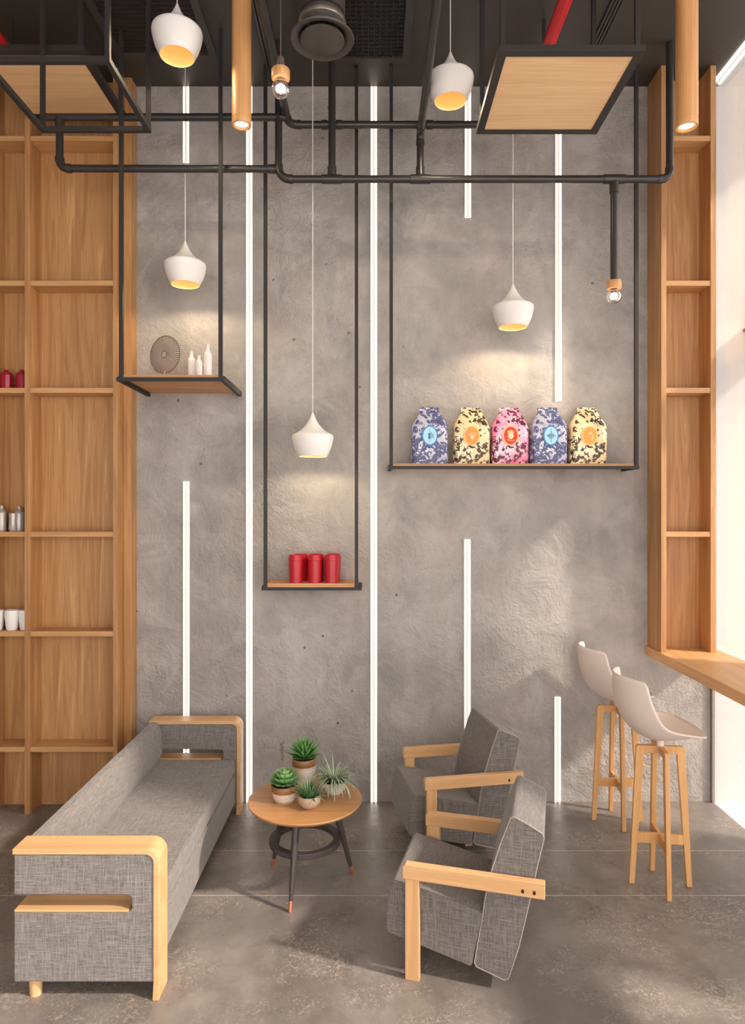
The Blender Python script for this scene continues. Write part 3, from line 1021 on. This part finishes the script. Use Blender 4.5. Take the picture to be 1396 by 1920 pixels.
tumbler(22.5, 4.39, 'white cup seen whole on the left bookcase shelf')
tumbler(48.5, 4.40, 'white cup half hidden by the bookcase upright')

# ================================================================== sofa
sx0, sx1, sy0, sy1 = -1.432, -0.852, 2.68, 4.44
sofa = E('sofa', 'long grey woven sofa with light wood arm trim', 'sofa', (-1.15, 3.56, 0))
def arm(y0, y1):
    # fabric side panel with a slot that opens to the back
    tw = 0.022
    xa, xb = sx0, sx1 - tw
    zt_, zb_ = 0.605 - tw, 0.072
    s0, s1, sxr = 0.352, 0.420, -0.962
    poly = [(xa, zb_), (xb, zb_)] + arc(xb - 0.035, zt_ - 0.035, 0.035, 0, 90) + [(xa, zt_), (xa, s1)]
    poly += [(sxr - 0.018, s1)] + arc(sxr - 0.018, s1 - 0.018, 0.018, 90, 0, 4)[1:] + arc(sxr - 0.018, s0 + 0.018, 0.018, 0, -90, 4) + [(xa, s0)]
    b = B(); prism(b, poly, lambda x, z: (x, y0 + 0.004, z), lambda x, z: (x, y1 - 0.004, z))
    P('arm_panel', b, M['fabric'], sofa, bevel=0.006, seg=3)
    # wooden band over the top and down the front to the floor
    o_ = [(sx0 - 0.004, 0.605)] + [(x, z) for x, z in arc(sx1 - 0.055, 0.605 - 0.055, 0.055, 90, 0, 8)] + [(sx1, 0.0)]
    i_ = [(sx1 - 0.026, 0.0), (sx1 - tw, 0.07)] + [(x, z) for x, z in arc(sx1 - 0.055, 0.605 - 0.055, 0.055 - tw, 0, 90, 8)] + [(sx0 - 0.004, 0.605 - tw)]
    b = B(); prism(b, o_ + i_, lambda x, z: (x, y0, z), lambda x, z: (x, y1, z))
    P('arm_trim', b, M['oak_x'], sofa, bevel=0.002)
    # wooden lining of the slot
    b = B(); box(b, xa + 0.002, sxr - 0.012, y0 + 0.003, y1 - 0.003, s0, s0 + 0.009)
    P('slot_lining', b, M['oak_x'], sofa, bevel=0.002)
arm(sy0, 2.795)
arm(4.325, sy1)
ya, yb = 2.796, 4.324
bx = -1.375
b = B(); box(b, sx0 + 0.02, -0.884, ya, yb, 0.072, 0.262); P('base', b, M['fabric'], sofa, bevel=0.012, seg=3)
b = B(); box(b, bx - 0.01, -0.882, ya, yb, 0.2680, 0.360); P('seat_cushion', b, M['fabric'], sofa, bevel=0.020, seg=4)
poly = [(-1.430, 0.2655), (bx - 0.012, 0.2655), (bx - 0.003, 0.34), (-1.352, 0.40), (-1.347, 0.45), (-1.352, 0.52), (-1.366, 0.575), (-1.385, 0.597), (-1.41, 0.602), (-1.430, 0.596)]
b = B(); prism(b, poly, lambda x, z: (x, ya, z), lambda x, z: (x, yb, z)); P('backrest', b, M['fabric'], sofa, bevel=0.008, seg=3, sharp=50)
for yy in (2.722, 4.40):
    b = B(); lathe(b, [(0, 0), (0.023, 0), (0.026, 0.073), (0, 0.073)], (-1.362, yy, 0), 28); P('leg', b, M['oak_z'], sofa)

# ================================================================== round table
tx, ty, TH = -0.353, 3.533, 0.445
tab = E('coffee_table', 'small round wood table on dark legs with copper tips', 'table', (tx, ty, 0))
b = B(); lathe(b, [(0, TH - 0.022), (0.280, TH - 0.022), (0.293, TH - 0.014), (0.2985, TH - 0.004), (0.2965, TH), (0, TH)], (tx, ty, 0), 96)
P('tabletop', b, M['table'], tab)
for fx, fy in ((-.4025, 3.272), (-.553, 3.706), (-.1063, 3.619)):
    d = Vector((fx - tx, fy - ty)).normalized()
    foot = Vector((tx + d.x * 0.2615, ty + d.y * 0.2615, 0))
    top = Vector((tx + d.x * 0.150, ty + d.y * 0.150, TH - 0.0225))
    ax = foot - top
    k = top + ax * (1 - 0.048 / top.z)
    b = B(); tube(b, [top, top + ax * 0.4, k], [0.0195, 0.0175, 0.0105], 20)
    lg = P('leg', b, M['tablemetal'], tab)
    b = B(); tube(b, [k, foot], [0.0107, 0.0085], 20)
    P('copper_tip', b, M['copper'], lg, label='copper coloured foot cap')
b = B(); n = 72
for k in range(1):
    rr = [(0.150, 0.215), (0.188, 0.215), (0.188, 0.243), (0.150, 0.243), (0.150, 0.215)]
    lathe(b, rr, (tx, ty, 0), 72)
bmesh.ops.remove_doubles(b, verts=b.verts, dist=1e-5)
P('ring_brace', b, M['tablemetal'], tab, bevel=0.003)
b = B(); box(b, tx - 0.16, tx + 0.16, ty - 0.02, ty + 0.02, TH - 0.04, TH - 0.0225)
box(b, tx - 0.02, tx + 0.02, ty - 0.15, ty + 0.15, TH - 0.0405, TH - 0.0226)
P('top_support', b, M['tablemetal'], tab)

# ---- plants
def blade(bm, base, az, el0, length, width, droop, thick=0.0, nseg=8, taper='leaf', keel=0.25, zmin=TH + 0.004):
    uv = bm.loops.layers.uv.verify()
    p = Vector(base)
    el = el0
    h = Vector((math.cos(az), math.sin(az), 0))
    side = Vector((-math.sin(az), math.cos(az), 0))
    st = length / nseg
    rows = []
    for i in range(nseg + 1):
        s = i / nseg
        if taper == 'leaf':
            wd = width * (0.55 + 0.9 * s) if s < 0.4 else width * (0.91 * (1 - ((s - 0.4) / 0.6) ** 1.7) + 0.02)
        elif taper == 'fat':
            wd = width * (0.45 + 1.1 * s) if s < 0.55 else width * (1.055 * math.sqrt(max(0, 1 - ((s - 0.55) / 0.45) ** 2.2)) + 0.03)
        else:
            wd = width * (1 - s ** 2.0 * 0.94)
        up = Vector((-math.sin(el) * h.x, -math.sin(el) * h.y, math.cos(el)))
        rows.append([p + side * wd + up * wd * keel, p - up * (thick * (1 - s)), p - side * wd + up * wd * keel, p + up * thick * (1 - s) * 0.3])
        d = Vector((h.x * math.cos(el), h.y * math.cos(el), math.sin(el)))
        p = p + d * st
        el += droop / nseg
    for r in rows:
        for q in r:
            q.z = max(q.z, zmin)
    vs = [[bm.verts.new(q) for q in r] for r in rows]
    closed = thick > 0
    for i in range(nseg):
        prs = ((0, 3), (3, 2), (2, 1), (1, 0)) if closed else ((0, 3), (3, 2))
        for a, c in prs:
            f = bm.faces.new((vs[i][a], vs[i][c], vs[i + 1][c], vs[i + 1][a]))
            ux_ = {0: 0.0, 3: 0.5, 2: 1.0, 1: 0.5}
            for lp, (uu, vv) in zip(f.loops, ((ux_[a], i / nseg), (ux_[c], i / nseg), (ux_[c], (i + 1) / nseg), (ux_[a], (i + 1) / nseg))):
                lp[uv].uv = (uu, vv)

def potted(name, label, x, y, prof, mats, mi, soil_z, soil_r):
    o = E(name, label, 'potted plant', (x, y, TH), 'potted plants on the round table')
    b = B(); lathe(b, prof, (x, y, TH), 44, mi); P('pot', b, mats, o, sharp=50)
    b = B(); lathe(b, [(0, 0.004), (soil_r * 0.7, 0.003), (soil_r, 0)], (x, y, TH + soil_z), 32); P('soil', b, M['soil'], o)
    return o

# P1 rosette in banded pot
x, y = -0.4586, 3.508
pp = [(0, 0), (0.050, 0), (0.054, 0.004), (0.0545, 0.007), (0.0545, 0.010), (0.058, 0.016), (0.066, 0.048), (0.0675, 0.052), (0.0680, 0.056), (0.071, 0.084), (0.070, 0.086), (0.065, 0.086), (0.063, 0.074), (0, 0.074)]
mi = [0, 0, 0, 1, 0, 0, 0, 1, 1, 1, 1, 1, 1]
p1 = potted('potted_succulent', 'green rosette succulent in a cream pot with brown rim, left on the table', x, y, pp, [M['pot'], M['pot_brown']], mi, 0.0745, 0.0625)
b = B()
for ring_, (n, el, L, wd) in enumerate(((12, 2, 0.088, 0.024), (12, 16, 0.086, 0.024), (10, 32, 0.076, 0.022), (9, 48, 0.064, 0.019), (7, 64, 0.052, 0.015), (4, 78, 0.042, 0.011))):
    for k in range(n):
        blade(b, (x, y, TH + 0.082 + ring_ * 0.008), 2 * PI * k / n + ring_ * 0.37, math.radians(el), L, wd, math.radians(38), 0.006, 8, 'fat', 0.35)
P('leaves', b, M['rosette'], p1)
b = B(); tube(b, [(x - 0.012, y + 0.01, TH + 0.08), (x - 0.014, y + 0.012, TH + 0.2), (x - 0.017, y + 0.014, TH + 0.275)], [0.002, 0.0017, 0.0014], 8)
fs = P('flower_stalk', b, M['stem'], p1, label='thin dry flower stalk')
b = B()
for k in range(18):
    s = k / 17
    blade(b, (x - 0.012 - 0.005 * s, y + 0.012, TH + 0.195 + 0.09 * s), k * 2.4, math.radians(35 + 20 * s), 0.018 + 0.012 * s, 0.005, 0.3, 0.001, 5, 'fat', 0.3)
P('buds', b, M['stem'], fs)

# P2 tall pot, agave
x, y = -0.374, 3.68
pp = [(0, 0), (0.058, 0), (0.062, 0.004), (0.063, 0.10), (0.0645, 0.116), (0.0655, 0.118), (0.0655, 0.122), (0.0645, 0.124), (0.066, 0.127), (0.0665, 0.160), (0.065, 0.162), (0.060, 0.162), (0.058, 0.15), (0, 0.15)]
mi = [0, 0, 0, 0, 1, 0, 1, 1, 1, 1, 1, 1, 1]
p2 = potted('potted_agave', 'spiky green succulent in the tall white pot at the back', x, y, pp, [M['pot'], M['pot_brown']], mi, 0.150, 0.058)
b = B()
for ring_, (n, el, L, wd) in enumerate(((12, 14, 0.110, 0.0145), (13, 30, 0.118, 0.015), (11, 48, 0.114, 0.0145), (9, 64, 0.104, 0.013), (5, 78, 0.092, 0.011))):
    for k in range(n):
        blade(b, (x, y, TH + 0.155 + ring_ * 0.004), 2 * PI * k / n + ring_ * 0.31 + random.uniform(-.08, .08), math.radians(el + random.uniform(-4, 4)), L * random.uniform(.9, 1.08), wd, math.radians(16), 0.005, 8, 'leaf', 0.45)
P('leaves', b, M['agave'], p2)

def bowl(r, h):
    return [(0, 0), (r * 0.55, 0), (r * 0.70, 0.006), (r * 0.93, h * 0.40), (r, h * 0.68), (r * 0.95, h), (r * 0.89, h), (r * 0.93, h * 0.7), (r * 0.8, h * 0.72), (0, h * 0.72)]
# P3 front bowl
x, y = -0.3226, 3.43
p3 = potted('potted_grass', 'grassy succulent in the small taupe bowl at the front', x, y, bowl(0.0585, 0.063), M['pot_taupe'], None, 0.0460, 0.045)
b = B()
for k in range(70):
    az = 2.399 * k
    el = math.radians(random.uniform(18, 82))
    blade(b, (x + 0.015 * math.cos(az), y + 0.015 * math.sin(az), TH + 0.05), az, el, random.uniform(0.075, 0.112), 0.0052, math.radians(random.uniform(-55, -5)), 0.0012, 7, 'strap', 0.3)
P('leaves', b, M['grassy'], p3)
# P4 spider plant
x, y = -0.206, 3.60
p4 = potted('potted_spider_plant', 'trailing striped spider plant in the cream bowl at the right', x, y, bowl(0.063, 0.066), M['pot'], None, 0.048, 0.049)
b = B()
for k in range(120):
    az = 2.399 * k
    el = math.radians(random.uniform(28, 80))
    L = random.uniform(0.12, 0.185)
    blade(b, (x + 0.014 * math.cos(az), y + 0.014 * math.sin(az), TH + 0.052), az, el, L, 0.0048, math.radians(random.uniform(-165, -85)) if k % 5 else math.radians(-30), 0.0, 11, 'strap', 0.3)
P('leaves', b, M['spider'], p4)

# ================================================================== armchairs (local frame: +x = towards the back, +y = sideways away from camera)
def chair(label, loc, rz):
    o = E('armchair', label, 'armchair', loc, 'grey armchairs with light wood arms', rz=rz, local=True)
    n0, n1 = 0.042, 0.488
    seat = [(-0.068, 0.372), (-0.055, 0.386), (0.05, 0.366), (0.18, 0.336), (0.314, 0.305), (0.3125, 0.28), (0.273, 0.082), (0.262, 0.077), (0.05, 0.128), (-0.075, 0.156), (-0.090, 0.168), (-0.094, 0.235), (-0.084, 0.31)]
    b = B(); prism(b, seat, lambda u, z: (u, n0, z), lambda u, z: (u, n1, z))
    P('seat_cushion', b, M['fabric_dark'], o, bevel=0.012, seg=3, sharp=50)
    back = [(0.290, 0.078), (0.405, 0.044), (0.420, 0.052), (0.462, 0.19), (0.506, 0.388), (0.538, 0.54), (0.562, 0.645), (0.556, 0.662), (0.50, 0.692), (0.444, 0.716), (0.430, 0.712), (0.388, 0.60), (0.3445, 0.46), (0.3255, 0.37), (0.3145, 0.29), (0.281, 0.095)]
    b = B(); prism(b, back, lambda u, z: (u, n0, z), lambda u, z: (u, n1, z))
    bk = P('back_cushion', b, M['fabric_dark'], o, bevel=0.012, seg=3, sharp=50)
    for yy in (n0 + 0.002, n1 - 0.002):
        b = B()
        cx_ = sum(p[0] for p in back) / len(back); cz_ = sum(p[1] for p in back) / len(back)
        pts = [(u + (cx_ - u) * 0.012, yy, z + (cz_ - z) * 0.006) for u, z in back]
        tube(b, pts + [pts[0]], 0.0030, 6, caps=False)
        P('piping', b, M['seam'], bk)
    for y0, y1 in ((0.0, 0.036), (0.494, 0.530)):
        b = B(); prism(b, [(-0.010, 0.420), (0.565 if y0 == 0 else 0.548, 0.420), (0.565 if y0 == 0 else 0.548, 0.482), (0.0, 0.482), (-0.010, 0.470)], lambda u, z: (u, y0, z), lambda u, z: (u, y1, z))
        am = P('armrest', b, M['oak_x'], o, bevel=0.0025)
        ys = (y0 - 0.0006, y0 + 0.002) if y0 == 0 else (y0 - 0.0006, y0 + 0.002)
        for uu in (0.479, 0.524):
            b = B()
            prism(b, [(uu + 0.0065 * math.cos(2 * PI * k / 20), 0.442 + 0.0085 * math.sin(2 * PI * k / 20)) for k in range(20)], lambda u, z: (u, ys[0], z), lambda u, z: (u, ys[1], z))
            P('bolt_hole', b, M['hole'], am, label='dark round bolt hole')
        b = B(); box(b, 0.0, 0.059, y0 + 0.003, y1 - 0.003, 0.0, 0.4195)
        P('leg', b, M['oak_z'], o, bevel=0.002)
    for y0 in (0.185, 0.40):
        b = B(); prism(b, [(0.285, 0.0), (0.325, 0.0), (0.335, 0.069), (0.30, 0.078), (0.272, 0.088)], lambda u, z: (u, y0, z), lambda u, z: (u, y0 + 0.04, z))
        P('rear_foot', b, M['oak_z'], o)
    return o
ch = chair('nearer grey armchair with wood arms, in front of the other', (0.135, 2.80, 0), math.atan2(-0.269, 0.963))
dup(ch, (0.298, 3.686, 0), 'farther grey armchair, partly behind the nearer one, close to the wall', rz=math.atan2(0.19, 0.982))

# ================================================================== bar stools
def stool(label, loc):
    o = E('bar_stool', label, 'bar stool', loc, 'white shell bar stools on wooden legs', local=True)
    cen = [(-0.230, 1.108), (-0.233, 1.03), (-0.218, 0.94), (-0.180, 0.855), (-0.130, 0.803), (-0.055, 0.768), (0.055, 0.782), (0.185, 0.830)]
    sid = [(-0.140, 1.100), (-0.132, 1.032), (-0.110, 0.965), (-0.078, 0.900), (-0.045, 0.872), (0.010, 0.858), (0.085, 0.846), (0.150, 0.834)]
    hw = [0.185, 0.195, 0.203, 0.208, 0.210, 0.210, 0.208, 0.196]
    b = B()
    nv = 12
    g = []
    for i in range(8):
        row = []
        for j in range(nv + 1):
            v = -1 + 2 * j / nv
            k = abs(v) ** 2.1
            row.append(b.verts.new((cen[i][0] + (sid[i][0] - cen[i][0]) * k, v * hw[i], cen[i][1] + (sid[i][1] - cen[i][1]) * k)))
        g.append(row)
    for i in range(7):
        for j in range(nv):
            b.faces.new((g[i][j], g[i][j + 1], g[i + 1][j + 1], g[i + 1][j]))
    s = P('seat_shell', b, M['shell'], o, sharp=180)
    md = s.modifiers.new('sub', 'SUBSURF'); md.levels = md.render_levels = 2
    md = s.modifiers.new('solid', 'SOLIDIFY'); md.thickness = 0.008; md.offset = 1
    ra = math.radians(-7)
    for q in range(4):
        a = ra + PI / 2 * q
        c, s_ = math.cos(a), math.sin(a)
        zt_ = 0.728 if q % 2 == 0 else 0.7275
        w0 = 0.013 if q % 2 == 0 else 0.013
        poly = [(w0, zt_), (0.104, zt_)] + arc(0.108, zt_ - 0.014, 0.014, 90, 15, 4) + [(0.158, 0.0), (0.131, 0.0), (0.083, zt_ - 0.045), (0.076, zt_ - 0.040), (w0, zt_ - 0.038)]
        th = 0.012
        b = B(); prism(b, poly, lambda u, z: (u * c - th * s_, u * s_ + th * c, z), lambda u, z: (u * c + th * s_, u * s_ - th * c, z))
        P('leg', b, M['stool'], o, bevel=0.0025)
        b = B(); prism(b, [(0.012, 0.268), (0.1195, 0.268), (0.1245, 0.216), (0.012, 0.216)], lambda u, z: (u * c - 0.009 * s_, u * s_ + 0.009 * c, z), lambda u, z: (u * c + 0.009 * s_, u * s_ - 0.009 * c, z))
        P('stretcher', b, M['stool'], o, bevel=0.0015)
    b = B(); box(b, -0.012, 0.012, -0.012, 0.012, 0.217, 0.267)
    bmesh.ops.rotate(b, verts=b.verts, cent=(0, 0, 0), matrix=Matrix.Rotation(ra, 3, 'Z'))
    P('stretcher_hub', b, M['stool'], o)
    b = B(); lathe(b, [(0, 0.655), (0.009, 0.655), (0.010, 0.69), (0.016, 0.69), (0.018, 0.728), (0.018, 0.757), (0.04, 0.766), (0.04, 0.772), (0, 0.772)], (0, 0, 0), 24)
    P('swivel_post', b, M['shell'], o)
    return o
st0 = stool('nearer white bar stool, in front of the counter', (1.505, 3.52, 0))
dup(st0, (1.545, 4.25, 0), 'farther white bar stool, next to the concrete wall', rz=math.radians(2.5))
